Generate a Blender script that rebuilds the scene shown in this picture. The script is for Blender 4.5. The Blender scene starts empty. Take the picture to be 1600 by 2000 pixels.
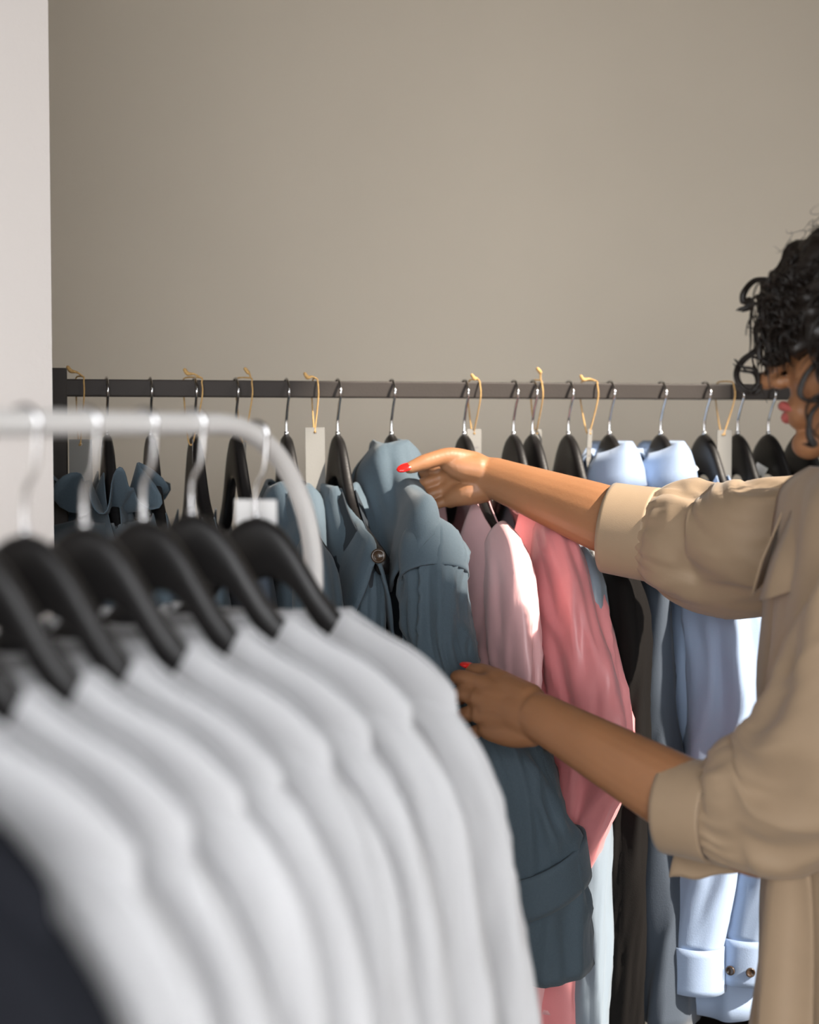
import bpy, math, random
import numpy as np
from mathutils import Vector, Matrix, noise as mnoise

random.seed(7)
rng = np.random.RandomState(7)
scn = bpy.context.scene
col = scn.collection

# ------------------------------------------------------------------ camera, light, exposure
F = 3200.0                 # focal length in pixels of the 1600 x 2000 frame
ZC = 1.45                  # eye height
PITCH = math.atan(165.0 / F)
TH = math.radians(15)      # the room is turned 15 degrees to the line of sight
E1 = np.array([math.cos(TH), math.sin(TH), 0.0])     # along the back wall and the dark rack
E2 = np.array([-math.sin(TH), math.cos(TH), 0.0])    # away from the viewer

cam_d = bpy.data.cameras.new('camera')
cam = bpy.data.objects.new('camera', cam_d)
col.objects.link(cam)
cam.location = (0, 0, ZC)
cam.rotation_euler = (math.pi / 2 - PITCH, 0, 0)
cam_d.sensor_fit = 'HORIZONTAL'
cam_d.sensor_width = 24
cam_d.lens = 24 * F / 1600
cam_d.clip_start = 0.05
cam_d.dof.use_dof = True
cam_d.dof.focus_distance = 2.05
cam_d.dof.aperture_fstop = 2.2
scn.camera = cam

world = bpy.data.worlds.new('sky')
scn.world = world
world.use_nodes = True
bg = world.node_tree.nodes['Background']
bg.inputs[0].default_value = (0.97, 0.98, 1.0, 1)
bg.inputs[1].default_value = 8.0

SUN_AZ, SUN_EL = math.radians(30), math.radians(39)
to_sun = Vector((math.cos(SUN_AZ) * math.cos(SUN_EL), -math.sin(SUN_AZ) * math.cos(SUN_EL), math.sin(SUN_EL)))
sun_d = bpy.data.lights.new('sun', 'SUN')
sun_d.energy = 10.5
sun_d.color = (1.0, 0.90, 0.78)
sun_d.angle = math.radians(0.9)
sun = bpy.data.objects.new('sun', sun_d)
col.objects.link(sun)
sun.location = to_sun * 20
sun.rotation_euler = to_sun.to_track_quat('Z', 'Y').to_euler()

vs = scn.view_settings
scn.display_settings.display_device = 'sRGB'
vs.view_transform = 'Standard'
vs.look = 'None'
vs.exposure = 0.24
vs.gamma = 1.0
vs.use_curve_mapping = False
scn.cycles.use_denoising = True
scn.cycles.max_bounces = 8
scn.cycles.diffuse_bounces = 5

# ------------------------------------------------------------------ helpers
def at(px, py, Y):
    """the point at distance Y seen at picture position px, py"""
    u, v = (px - 800) / F, (1000 - py) / F
    d = np.array([u, v * math.sin(PITCH) + math.cos(PITCH), v * math.cos(PITCH) - math.sin(PITCH)])
    return np.array([0, 0, ZC]) + d * (Y / d[1])

def room(a, b, z=0.0):
    return a * E1 + b * E2 + np.array([0, 0, z])

def srgb(r, g, b):
    f = lambda c: (c / 255) / 12.92 if c / 255 <= 0.04045 else ((c / 255 + 0.055) / 1.055) ** 2.4
    return (f(r), f(g), f(b))

def set_in(bsdf, names, val):
    for n in names:
        if n in bsdf.inputs:
            bsdf.inputs[n].default_value = val
            return

def material(name, color, rough=0.6, metal=0.0, bump=0.0, bscale=200.0, var=0.0, vscale=6.0, sheen=0.0, spec=0.5,
             sss=0.0, sub_radius=(0.6, 0.25, 0.12), coat=0.0, stretch=(1, 1, 1), detail=3.0, trans=0.0):
    m = bpy.data.materials.new(name)
    m.use_nodes = True
    nt = m.node_tree
    b = nt.nodes['Principled BSDF']
    b.inputs['Base Color'].default_value = (*color, 1)
    b.inputs['Roughness'].default_value = rough
    b.inputs['Metallic'].default_value = metal
    set_in(b, ['Specular IOR Level'], spec)
    if sheen:
        set_in(b, ['Sheen Weight'], sheen)
        set_in(b, ['Sheen Roughness'], 0.5)
    if coat:
        set_in(b, ['Coat Weight'], coat)
        set_in(b, ['Coat Roughness'], 0.2)
    if sss:
        set_in(b, ['Subsurface Weight'], sss)
        set_in(b, ['Subsurface Radius'], sub_radius)
        set_in(b, ['Subsurface Scale'], 0.006)
    tc = nt.nodes.new('ShaderNodeTexCoord')
    mp = nt.nodes.new('ShaderNodeMapping')
    mp.inputs['Scale'].default_value = stretch
    nt.links.new(tc.outputs['Object'], mp.inputs['Vector'])
    if bump:
        nz = nt.nodes.new('ShaderNodeTexNoise')
        nz.inputs['Scale'].default_value = bscale
        nz.inputs['Detail'].default_value = detail
        bp = nt.nodes.new('ShaderNodeBump')
        bp.inputs['Strength'].default_value = bump
        bp.inputs['Distance'].default_value = 0.002
        nt.links.new(mp.outputs['Vector'], nz.inputs['Vector'])
        nt.links.new(nz.outputs['Fac'], bp.inputs['Height'])
        nt.links.new(bp.outputs['Normal'], b.inputs['Normal'])
    if var:
        nz2 = nt.nodes.new('ShaderNodeTexNoise')
        nz2.inputs['Scale'].default_value = vscale
        nz2.inputs['Detail'].default_value = 4
        mr = nt.nodes.new('ShaderNodeMapRange')
        mr.inputs['From Min'].default_value = 0.3
        mr.inputs['From Max'].default_value = 0.7
        mr.inputs['To Min'].default_value = 1 - var
        mr.inputs['To Max'].default_value = 1 + var
        mx = nt.nodes.new('ShaderNodeVectorMath')
        mx.operation = 'SCALE'
        mx.inputs[0].default_value = color
        nt.links.new(mp.outputs['Vector'], nz2.inputs['Vector'])
        nt.links.new(nz2.outputs['Fac'], mr.inputs['Value'])
        nt.links.new(mr.outputs['Result'], mx.inputs['Scale'])
        nt.links.new(mx.outputs['Vector'], b.inputs['Base Color'])
    if trans:   # thin cloth that lets some light through
        out = nt.nodes['Material Output']
        tr = nt.nodes.new('ShaderNodeBsdfTranslucent')
        tr.inputs['Color'].default_value = (*color, 1)
        ms = nt.nodes.new('ShaderNodeMixShader')
        ms.inputs[0].default_value = trans
        nt.links.new(b.outputs[0], ms.inputs[1])
        nt.links.new(tr.outputs[0], ms.inputs[2])
        nt.links.new(ms.outputs[0], out.inputs['Surface'])
    return m

def mesh_obj(name, verts, faces, mat, parent=None, smooth=True, solid=0.0):
    me = bpy.data.meshes.new(name)
    me.from_pydata([tuple(map(float, v)) for v in verts], [], [tuple(int(i) for i in f) for f in faces])
    me.validate()
    if smooth:
        me.polygons.foreach_set('use_smooth', [True] * len(me.polygons))
    if mat:
        me.materials.append(mat)
    o = bpy.data.objects.new(name, me)
    col.objects.link(o)
    if parent:
        o.parent = parent
    if solid:
        md = o.modifiers.new('thickness', 'SOLIDIFY')
        md.thickness = solid
        md.offset = -1
    return o

def thing(name, label, cat, loc=(0, 0, 0), group=None):
    o = bpy.data.objects.new(name, None)
    o.empty_display_size = 0.05
    col.objects.link(o)
    o.location = tuple(map(float, loc))
    return tag(o, label, cat, group)

def tag(o, label, cat, group=None):
    o['label'] = label
    o['category'] = cat
    if group:
        o['group'] = group
    return o

class MB:
    """collects vertices and faces for one mesh"""
    def __init__(s):
        s.v, s.f = [], []
    def add(s, v, f):
        n = len(s.v)
        s.v.extend([tuple(map(float, p)) for p in v])
        s.f.extend([tuple(i + n for i in q) for q in f])
        return s
    def obj(s, name, mat, parent=None, smooth=True, solid=0.0):
        return mesh_obj(name, s.v, s.f, mat, parent, smooth, solid)

def grid_faces(nr, nc, closed=True):
    f = []
    for i in range(nr - 1):
        for j in range(nc if closed else nc - 1):
            k = (j + 1) % nc
            f.append((i * nc + j, i * nc + k, (i + 1) * nc + k, (i + 1) * nc + j))
    return f

def catmull(pts, n):
    """resample rows of pts smoothly to n rows"""
    p = np.asarray(pts, float)
    if len(p) < 3:
        t = np.linspace(0, 1, n)[:, None]
        return p[0] * (1 - t) + p[-1] * t
    ext = np.vstack([2 * p[0] - p[1], p, 2 * p[-1] - p[-2]])
    m = len(p) - 1
    out = []
    for t in np.linspace(0, m, n):
        i = min(int(t), m - 1)
        u = t - i
        a, b, c, d = ext[i], ext[i + 1], ext[i + 2], ext[i + 3]
        out.append(0.5 * (2 * b + (c - a) * u + (2 * a - 5 * b + 4 * c - d) * u * u + (3 * b - a - 3 * c + d) * u ** 3))
    return np.array(out)

def tube(points, radii, seg=10, cap=True, flat=None, closed_path=False):
    """round tube along points; radii per point; flat=(vector, factor) squashes it along a vector"""
    p = np.asarray(points, float)
    n = len(p)
    r = np.broadcast_to(np.asarray(radii, float), (n,))
    V = []
    prev = None
    for i in range(n):
        a, b = p[max(i - 1, 0)], p[min(i + 1, n - 1)]
        t = b - a
        t = t / (np.linalg.norm(t) + 1e-12)
        if prev is None:
            ref = np.array([0, 0, 1.0]) if abs(t[2]) < 0.9 else np.array([1.0, 0, 0])
            x = np.cross(ref, t)
        else:
            x = prev - t * np.dot(prev, t)
        x /= np.linalg.norm(x) + 1e-12
        prev = x
        y = np.cross(t, x)
        for j in range(seg):
            th = 2 * math.pi * j / seg
            off = r[i] * (math.cos(th) * x + math.sin(th) * y)
            if flat is not None:
                fv, ff = flat
                off = off - fv * np.dot(off, fv) * (1 - ff)
            V.append(p[i] + off)
    Fc = grid_faces(n, seg)
    if cap:
        Fc.append(tuple(range(seg - 1, -1, -1)))
        Fc.append(tuple((n - 1) * seg + j for j in range(seg)))
    return V, Fc

def capsule(points, radii, seg=12, n=None, flat=None):
    """tube with rounded ends"""
    p = np.asarray(points, float)
    r = np.asarray(radii, float)
    if n:
        q = catmull(np.hstack([p, r[:, None]]), n)
        p, r = q[:, :3], np.maximum(q[:, 3], 1e-4)
    t0 = (p[0] - p[1]) / np.linalg.norm(p[0] - p[1])
    t1 = (p[-1] - p[-2]) / np.linalg.norm(p[-1] - p[-2])
    A = [math.radians(a) for a in (85, 60, 30)]
    pts = [p[0] + t0 * r[0] * math.sin(a) for a in A] + list(p) + [p[-1] + t1 * r[-1] * math.sin(a) for a in reversed(A)]
    rr = [r[0] * math.cos(a) for a in A] + list(r) + [r[-1] * math.cos(a) for a in reversed(A)]
    return tube(pts, rr, seg, True, flat)

def ellipsoid(c, ax, seg=18, rings=12):
    """ax: three semi-axis vectors"""
    V, Fc = [], []
    for i in range(rings + 1):
        ph = math.pi * i / rings
        ph = min(max(ph, 0.02), math.pi - 0.02)
        for j in range(seg):
            th = 2 * math.pi * j / seg
            V.append(np.asarray(c) + ax[0] * math.sin(ph) * math.cos(th) + ax[1] * math.sin(ph) * math.sin(th) + ax[2] * math.cos(ph))
    Fc = [tuple(reversed(f)) for f in grid_faces(rings + 1, seg)]
    Fc.append(tuple(range(seg)))
    Fc.append(tuple(rings * seg + j for j in range(seg - 1, -1, -1)))
    return V, Fc

def box(c, ax, hx, hy, hz):
    c = np.asarray(c, float)
    V = []
    for sz in (-1, 1):
        for sx, sy in ((-1, -1), (1, -1), (1, 1), (-1, 1)):
            V.append(c + ax[0] * hx * sx + ax[1] * hy * sy + ax[2] * hz * sz)
    return V, [(3, 2, 1, 0), (4, 5, 6, 7), (0, 1, 5, 4), (1, 2, 6, 5), (2, 3, 7, 6), (3, 0, 4, 7)]

def bevel(o, w=0.003, seg=2):
    md = o.modifiers.new('bevel', 'BEVEL')
    md.width = w
    md.segments = seg
    md.limit_method = 'ANGLE'
    return o

ZV = np.array([0, 0, 1.0])
RAX = (E1, E2, ZV)

# ------------------------------------------------------------------ materials
M = dict(
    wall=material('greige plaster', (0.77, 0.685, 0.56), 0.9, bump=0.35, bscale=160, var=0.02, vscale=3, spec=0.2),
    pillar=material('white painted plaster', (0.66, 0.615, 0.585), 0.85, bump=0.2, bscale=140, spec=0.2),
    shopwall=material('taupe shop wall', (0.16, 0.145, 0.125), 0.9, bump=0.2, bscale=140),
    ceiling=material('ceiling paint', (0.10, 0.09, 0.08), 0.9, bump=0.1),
    floor=material('oak boards', (0.11, 0.085, 0.06), 0.5, bump=0.3, bscale=40, var=0.25, vscale=4, stretch=(1, 8, 1)),
    paving=material('grey paving', (0.12, 0.115, 0.11), 0.9, bump=0.2, bscale=5, var=0.1),
    rack_dark=material('dark brown painted steel', (0.040, 0.033, 0.029), 0.55, bump=0.1, bscale=300, var=0.1, spec=0.25),
    rack_white=material('white powder coated steel', (0.78, 0.76, 0.74), 0.35, bump=0.05, bscale=300),
    chrome=material('chrome wire', (0.75, 0.75, 0.76), 0.16, 1.0),
    wood=material('black lacquered wood', (0.009, 0.008, 0.008), 0.40, bump=0.12, bscale=60, stretch=(1, 1, 6), spec=0.4),
    paper=material('shade toned card', (0.19, 0.185, 0.172), 0.8, bump=0.08, bscale=400, var=0.03),  # white tag card, its shade put into the grey base colour
    twine=material('jute twine', (0.55, 0.34, 0.13), 0.9, bump=0.6, bscale=900, var=0.2, vscale=300),
    label=material('white woven label', (0.80, 0.79, 0.78), 0.8, bump=0.1, bscale=500),
    ink=material('grey print', (0.16, 0.15, 0.15), 0.8),
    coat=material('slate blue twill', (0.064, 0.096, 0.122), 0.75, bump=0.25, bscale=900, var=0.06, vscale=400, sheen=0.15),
    coat_shade=material('shaded coat body', (0.020, 0.026, 0.034), 0.7, bump=0.15, bscale=700),  # coat bodies under the capes, their shade put into the colour
    pinkpale=material('pale pink satin', (0.80, 0.47, 0.48), 0.38, bump=0.08, bscale=700, var=0.03, vscale=40, sheen=0.2, trans=0.12),
    pink=material('coral pink satin', (0.78, 0.29, 0.30), 0.40, bump=0.08, bscale=700, var=0.03, vscale=40, sheen=0.2, trans=0.12),
    silver=material('silver grey blue satin', (0.20, 0.245, 0.29), 0.33, bump=0.1, bscale=800, var=0.03, sheen=0.2),
    black=material('black crepe', (0.008, 0.007, 0.0065), 0.9, bump=0.2, bscale=700, spec=0.08),
    slate=material('dark slate cotton', (0.050, 0.066, 0.090), 0.8, bump=0.2, bscale=800, sheen=0.1),
    blue=material('pale blue cotton', (0.38, 0.49, 0.68), 0.75, bump=0.18, bscale=800, sheen=0.1, trans=0.15),
    sage=material('grey green cotton', (0.36, 0.43, 0.42), 0.8, bump=0.2, bscale=800, sheen=0.1),
    white=material('white jersey', (0.60, 0.602, 0.615), 0.9, bump=0.2, bscale=700, sheen=0.2, trans=0.08),
    navy=material('charcoal navy wool', (0.008, 0.009, 0.013), 0.9, bump=0.3, bscale=500, spec=0.2),
    blouse=material('beige silk crepe', (0.345, 0.245, 0.155), 0.62, bump=0.12, bscale=900, var=0.02, vscale=60, sheen=0.15, trans=0.06),
    trousers=material('dark trousers', (0.03, 0.028, 0.026), 0.8, bump=0.2, bscale=600),
    leather=material('dark leather', (0.02, 0.015, 0.012), 0.4, bump=0.2, bscale=300),
    skin=material('skin', (0.32, 0.148, 0.068), 0.48, bump=0.12, bscale=260, var=0.05, vscale=25, sss=0.12),
    lips=material('lips', (0.45, 0.10, 0.09), 0.4),
    nail=material('red nail varnish', (0.75, 0.015, 0.012), 0.18, coat=0.5),
    eye=material('eye white', (0.75, 0.72, 0.68), 0.2),
    iris=material('brown iris', (0.06, 0.03, 0.015), 0.2),
    hair=material('dark brown hair', (0.010, 0.006, 0.004), 0.45, bump=0.5, bscale=90, stretch=(1, 1, 0.3)),
    button=material('brown horn button', (0.05, 0.03, 0.018), 0.25),
)

# ------------------------------------------------------------------ the room
def struct(name, parts, mat, bev=0.0):
    mb = MB()
    for c, hx, hy, hz in parts:
        mb.add(*box(c, RAX, hx, hy, hz))
    o = mb.obj(name, mat, smooth=False)
    o['kind'] = 'structure'
    return o

CEIL = 4.75
FW = -1.6          # shop front
BW = 3.10          # back wall
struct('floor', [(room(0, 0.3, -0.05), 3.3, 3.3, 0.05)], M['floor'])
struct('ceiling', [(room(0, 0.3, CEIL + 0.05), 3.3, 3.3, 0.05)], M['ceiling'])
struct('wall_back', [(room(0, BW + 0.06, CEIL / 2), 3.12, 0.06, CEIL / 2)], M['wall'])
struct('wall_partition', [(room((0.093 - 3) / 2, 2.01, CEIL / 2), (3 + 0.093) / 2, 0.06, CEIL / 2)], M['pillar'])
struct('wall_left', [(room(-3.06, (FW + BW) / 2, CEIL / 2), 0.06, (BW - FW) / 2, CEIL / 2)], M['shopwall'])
# right wall: a tall narrow window lets the sun in
W0, W1, WZ0, WZ1 = -0.56, 0.27, 0.30, 4.60
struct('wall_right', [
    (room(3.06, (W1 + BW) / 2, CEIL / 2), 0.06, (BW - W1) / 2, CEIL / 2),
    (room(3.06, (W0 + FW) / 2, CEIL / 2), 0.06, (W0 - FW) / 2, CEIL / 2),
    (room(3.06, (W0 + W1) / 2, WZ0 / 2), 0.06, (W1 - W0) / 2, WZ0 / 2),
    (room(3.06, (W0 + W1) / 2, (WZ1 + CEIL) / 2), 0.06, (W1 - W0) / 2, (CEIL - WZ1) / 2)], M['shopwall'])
# shop front behind the viewer: a wide window
S0, S1, SZ0, SZ1 = -2.9, 0.5, 0.05, 2.65
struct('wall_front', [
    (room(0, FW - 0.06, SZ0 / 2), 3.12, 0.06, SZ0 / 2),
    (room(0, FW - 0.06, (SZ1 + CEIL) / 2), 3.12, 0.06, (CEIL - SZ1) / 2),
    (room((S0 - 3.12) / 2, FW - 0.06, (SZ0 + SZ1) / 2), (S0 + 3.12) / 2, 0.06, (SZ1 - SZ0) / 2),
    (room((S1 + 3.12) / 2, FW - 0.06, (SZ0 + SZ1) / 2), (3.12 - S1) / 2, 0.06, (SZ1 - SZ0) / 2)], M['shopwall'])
struct('ground', [(room(0, 0, -0.2), 40, 40, 0.05)], M['paving'])

def portal(name, c, w, h, normal):
    d = bpy.data.lights.new(name, 'AREA')
    d.shape = 'RECTANGLE'
    d.size, d.size_y = w, h
    d.cycles.is_portal = True
    o = bpy.data.objects.new(name, d)
    col.objects.link(o)
    o.location = tuple(c)
    o.rotation_euler = Vector(tuple(-np.asarray(normal))).to_track_quat('Z', 'Y').to_euler()
portal('window_portal', room(2.99, (W0 + W1) / 2, (WZ0 + WZ1) / 2), W1 - W0, WZ1 - WZ0, -E1)
portal('shopfront_portal', room((S0 + S1) / 2, FW + 0.02, (SZ0 + SZ1) / 2), S1 - S0, SZ1 - SZ0, E2)

# ------------------------------------------------------------------ the two racks
R0 = 2.30                                   # the dark rail crosses the line of sight here
RZ = ZC + 0.0525                            # its height
def rail_pt(px):
    k = (px - 800) / F
    q = R0 * k / (math.cos(TH) - k * math.sin(TH))
    return np.array([0, R0, RZ]) + q * E1

q0, q1 = rail_pt(114), rail_pt(2150)
rk = thing('clothes_rack', 'dark brown steel clothes rack with a square rail along the back wall', 'clothes rack', (*((q0 + q1) / 2)[:2], 0))
def local(o, pts):
    return [np.asarray(p) - np.array(o.location) for p in pts]
def add_part(parent, name, vf, mat, smooth=True, solid=0.0):
    v, f = vf
    return mesh_obj(name, local(parent, v), f, mat, parent, smooth, solid)
bevel(add_part(rk, 'rail', box((q0 + q1) / 2, RAX, np.linalg.norm(q1 - q0) / 2, 0.0115, 0.0115), M['rack_dark'], False), 0.002)
for p in (q0, q1):
    bevel(add_part(rk, 'post', box((p[0], p[1], (RZ + 0.026) / 2), RAX, 0.012, 0.012, (RZ + 0.026) / 2), M['rack_dark'], False), 0.002)
    bevel(add_part(rk, 'foot_bar', box((p[0], p[1], 0.0125), RAX, 0.0125, 0.24, 0.0125), M['rack_dark'], False), 0.002)
bevel(add_part(rk, 'base_rail', box(((q0 + q1) / 2)[:2].tolist() + [0.12], RAX, np.linalg.norm(q1 - q0) / 2, 0.01, 0.01), M['rack_dark'], False), 0.002)

# near rack: a white tube rail that runs past the viewer's left and bends down into a post
PHI = math.radians(18)
EN = np.array([math.sin(PHI), math.cos(PHI), 0.0])     # along the rail, away
UN = np.array([math.cos(PHI), -math.sin(PHI), 0.0])    # across it, to the right
NA = np.array([-0.136, 1.45, ZC + 0.003])              # hook of the farthest garment
wr = thing('clothes_rack', 'white tubular clothes rack with a bent end, holding the white tops', 'clothes rack', (NA[0], NA[1], 0))
BR = 0.105
path = [NA - EN * 1.25, NA - EN * 0.6, NA - EN * 0.2, NA - EN * 0.12]
c0 = NA - EN * 0.08
BRX, BRZ = 0.22, 0.15
for a in np.linspace(0, 90, 16):
    path.append(c0 + EN * BRX * math.sin(math.radians(a)) - ZV * BRZ * (1 - math.cos(math.radians(a))))
near_end = c0 + EN * BRX
path.append(np.array([near_end[0], near_end[1], 0.7]))
path.append(np.array([near_end[0], near_end[1], 0.02]))
add_part(wr, 'rail', tube(path, 0.009, 16), M['rack_white'])
add_part(wr, 'foot_bar', tube([np.array([near_end[0], near_end[1], 0.012]) + UN * s for s in (-0.22, 0.22)], 0.011, 12), M['rack_white'])
nb = NA - EN * 1.25
add_part(wr, 'post', tube([nb, [nb[0], nb[1], 0.012]], 0.009, 12), M['rack_white'])
add_part(wr, 'foot_bar', tube([np.array([nb[0], nb[1], 0.012]) + UN * s for s in (-0.22, 0.22)], 0.011, 12), M['rack_white'])

# ------------------------------------------------------------------ hangers
HD_U = np.array([0, .012, .025, .038, .052, .066, .08, .10, .125, .15, .175, .195, .21])
HD_Z = np.array([0, .003, .011, .026, .048, .070, .088, .104, .119, .131, .142, .151, .162])
def drop(u, k=1.0):
    u = np.abs(np.asarray(u, float)) / k
    d = np.interp(u, HD_U, HD_Z)
    return k * np.where(u > 0.21, 0.162 + (u - 0.21) * 1.6, d)

def hanger_meshes(hook, k, rail_half, round_rail, fat=1.0, span=0.205):
    """hanger in local axes x = across, y = along the rail, z up; origin on the rail axis"""
    H = span * k
    us = np.linspace(-1, 1, 49)
    us = np.sign(us) * np.abs(us) ** 1.25 * H
    V, seg = [], 14
    for u in us:
        top = -hook - float(drop(u, k))
        h = np.interp(abs(u) / k, [0, .02, .05, .1, .16, .205], [.062, .058, .056, .042, .034, .026]) * k
        h *= 1 - (1 - fat) * min(1, abs(u) / .04)
        y0 = 0.030 * (u / H) ** 2 * 0.5
        th = np.interp(abs(u) / k, [0, .1, .205], [.0075, .0075, .0085])
        for j in range(seg):
            a = 2 * math.pi * j / seg
            cy, cz = math.cos(a), math.sin(a)
            V.append((u, y0 + th * np.sign(cy) * abs(cy) ** 0.55, top - h / 2 + h / 2 * np.sign(cz) * abs(cz) ** 0.55))
    Fc = grid_faces(len(us), seg)
    Fc.append(tuple(range(seg - 1, -1, -1)))
    Fc.append(tuple((len(us) - 1) * seg + j for j in range(seg)))
    body = (V, Fc)
    r, w = rail_half, 0.0019
    g = r + w
    if round_rail:
        arc = [(g * 1.02 * math.cos(a), g * 1.02 * math.sin(a)) for a in np.linspace(math.radians(-20), math.radians(215), 13)]
        pts = [(0, -hook - 0.01), (0, -hook * 0.66), (0.008, -hook * 0.42)] + arc
    else:
        pts = [(0, -hook - 0.01), (0, -hook * 0.72), (0.002, -hook * 0.62), (g * 0.75, -hook * 0.36), (g + 0.006, -r * 0.7), (g + 0.005, r * 0.1),
               (g * 0.72, g * 0.80), (g * 0.3, g * 1.03), (0, g * 1.05), (-g * 0.4, g * 1.02), (-g * 0.9, g * 0.75), (-g - 0.006, 0), (-g - 0.006, -r)]
    p = catmull(np.array([(a, 0, b) for a, b in pts]), 46)
    hk = tube(p, w, 8)
    return body, hk

def frame(o, P, U, N):
    o.matrix_world = Matrix(((U[0], N[0], 0, P[0]), (U[1], N[1], 0, P[1]), (U[2], N[2], 1, P[2]), (0, 0, 0, 1)))

def make_proto(hook, k, rh, rr):
    body, hk = hanger_meshes(hook, k, rh, rr)
    return (body, hk)
PROTO = {}
def hanger(kind, P, U, N, label, group):
    o = bpy.data.objects.new('coat_hanger', None)
    col.objects.link(o)
    o.empty_display_size = 0.05
    tag(o, label, 'hanger', group)
    frame(o, P, U, N)
    if kind not in PROTO:
        body, hk = hanger_meshes(*dict(back=(0.062, 0.97, 0.0115, False), near=(0.073, 0.92, 0.009, True, 0.74, 0.158))[kind])
        a = mesh_obj('shoulder_bar', *body, M['wood'], o)
        b = mesh_obj('hook', *hk, M['chrome'], o)
        c = mesh_obj('collar_ring', *tube([(0, 0, -dict(back=.064, near=.075)[kind]), (0, 0, -dict(back=.058, near=.069)[kind])], 0.0035, 10), M['chrome'], o)
        PROTO[kind] = (a, b, c)
    else:
        for s in PROTO[kind]:
            c = s.copy()
            col.objects.link(c)
            c.parent = o
    return o

# ------------------------------------------------------------------ garments
def sstep(x, a=0.0, b=1.0):
    t = np.clip((x - a) / (b - a), 0, 1)
    return t * t * (3 - 2 * t)

def ridge(x, y, seed):
    a = mnoise.noise(Vector((x, y, seed * 7.31)))
    b = mnoise.noise(Vector((x * 2.1 + 5, y * 2.1, seed * 3.7 + 9)))
    return (1 - abs(a) * 1.6) ** 2 - 0.45 + 0.4 * ((1 - abs(b) * 1.6) ** 2 - 0.45)

def body_mesh(hook, L, a0, a1, b1, neck=(0.075, 0.06, 0.015), k=0.97, fold=0.012, fk=60.0, seed=0, lift=0.0, nphi=120, ns=46, wr=0.010, rnd=0.0, hem=0.0, hemslope=0.0):
    rs = np.random.RandomState(seed)
    ph = rs.rand(8) * 6.28
    nw, df, db = neck
    V = []
    for i in range(ns):
        t = i / (ns - 1)
        s = L * t ** 1.6
        a = a0 + (a1 - a0) * sstep(s / L, 0.0, 1.0) + 0.012 * sstep(s, 0, 0.06)
        b = 0.010 + (b1 - 0.010) * (1 - math.exp(-s / 0.09))
        w = sstep(s / L, 0.1, 1.0)
        am = fold * sstep(s, 0.03, 0.45)
        for j in range(nphi):
            th = 2 * math.pi * j / nphi
            c_, s_ = math.cos(th), math.sin(th)
            u = a * math.copysign(abs(c_) ** 0.85, c_)
            front = s_ < 0
            n = b * math.copysign(abs(s_) ** 0.8, s_)
            zt = -hook + 0.003 - float(drop(max(abs(u), nw), k))
            zt -= rnd * max(0.0, abs(u) - 0.135) ** 2
            zt = zt * (1 - w) + w * (-hook - 0.12)
            dip = 0.0
            if abs(u) < nw:
                dp = df if front else db
                dip = dp * math.cos(math.pi / 2 * abs(u) / nw) ** 0.8 * math.exp(-s / max(2.2 * dp, 0.02))
            side = 0.7 if front else 1.0
            n += am * side * (math.sin(fk * u + ph[0] + 3 * s) + 0.6 * math.sin(fk * 1.7 * u + ph[1] - 4 * s) + (0.5 if front else -0.5) * math.sin(fk * 0.6 * u + ph[2]))
            z = zt - s - dip + lift
            n += wr * sstep(s, 0.02, 0.25) * ridge(u * 15 + 0.25 * s * (1 if u > 0 else -1) * 12, s * 3.0, seed + (0 if front else 40))
            z += hem * w * math.cos(u / a1 * 3.0) + hemslope * w * u
            V.append((u, n, z))
    return V, [tuple(reversed(f)) for f in grid_faces(ns, nphi)]

def sleeve_mesh(pts, ru, rn, fold=0.12, m=5, seed=0, n=64, seg=56, drift=8.0, endfold=None, axis=(0, 1, 0), start=0.0, wr=0.10):
    """pts: path (x,y,z); ru: half width across; rn: half thickness along axis"""
    rs = np.random.RandomState(seed)
    ph = rs.rand(6) * 6.28
    q = catmull(np.hstack([np.asarray(pts, float), np.asarray(ru, float)[:, None], np.asarray(rn, float)[:, None]]), n)
    V = []
    ax = np.asarray(axis, float)
    L = 0
    for i in range(n):
        p = q[i, :3]
        if i:
            L += np.linalg.norm(p - q[i - 1, :3])
        t = q[min(i + 1, n - 1), :3] - q[max(i - 1, 0), :3]
        t /= np.linalg.norm(t)
        y = ax - t * np.dot(ax, t)
        y /= np.linalg.norm(y)
        x = np.cross(y, t)
        tt = i / (n - 1)
        am = fold * sstep(tt, start, start + 0.35)
        if endfold is not None:
            am = am * (1 - tt) + endfold * tt
        for j in range(seg):
            th = 2 * math.pi * j / seg
            rr = 1 + am * (0.55 * math.sin(m * th + ph[0] + drift * L) + 0.35 * math.sin((m + 3) * th + ph[1] - drift * 1.6 * L) + 0.3 * math.sin(2 * th + ph[2] + drift * 2.2 * L))
            rr += 0.35 * am * math.sin(38 * L + ph[3] + 2.0 * math.cos(th + ph[4])) * (0.5 + 0.5 * math.cos(th + ph[5]))
            rr += wr * sstep(tt, 0, .12) * (1 - .8 * sstep(tt, .8, 1)) * ridge(2.2 * math.cos(th) + 6 * L, 2.2 * math.sin(th) + 7 * L, seed)
            V.append(p + q[i, 3] * rr * math.cos(th) * x + q[i, 4] * rr * math.sin(th) * y)
    return V, grid_faces(n, seg)

def ring_band(pts_ru_rn, seg=40, axis=(0, 1, 0), wob=0.0, seed=0, n=8):
    pts, ru, rn = pts_ru_rn
    return sleeve_mesh(pts, ru, rn, fold=wob, m=3, seed=seed, n=n, seg=seg, axis=axis, start=-0.4, wr=0.015)

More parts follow.
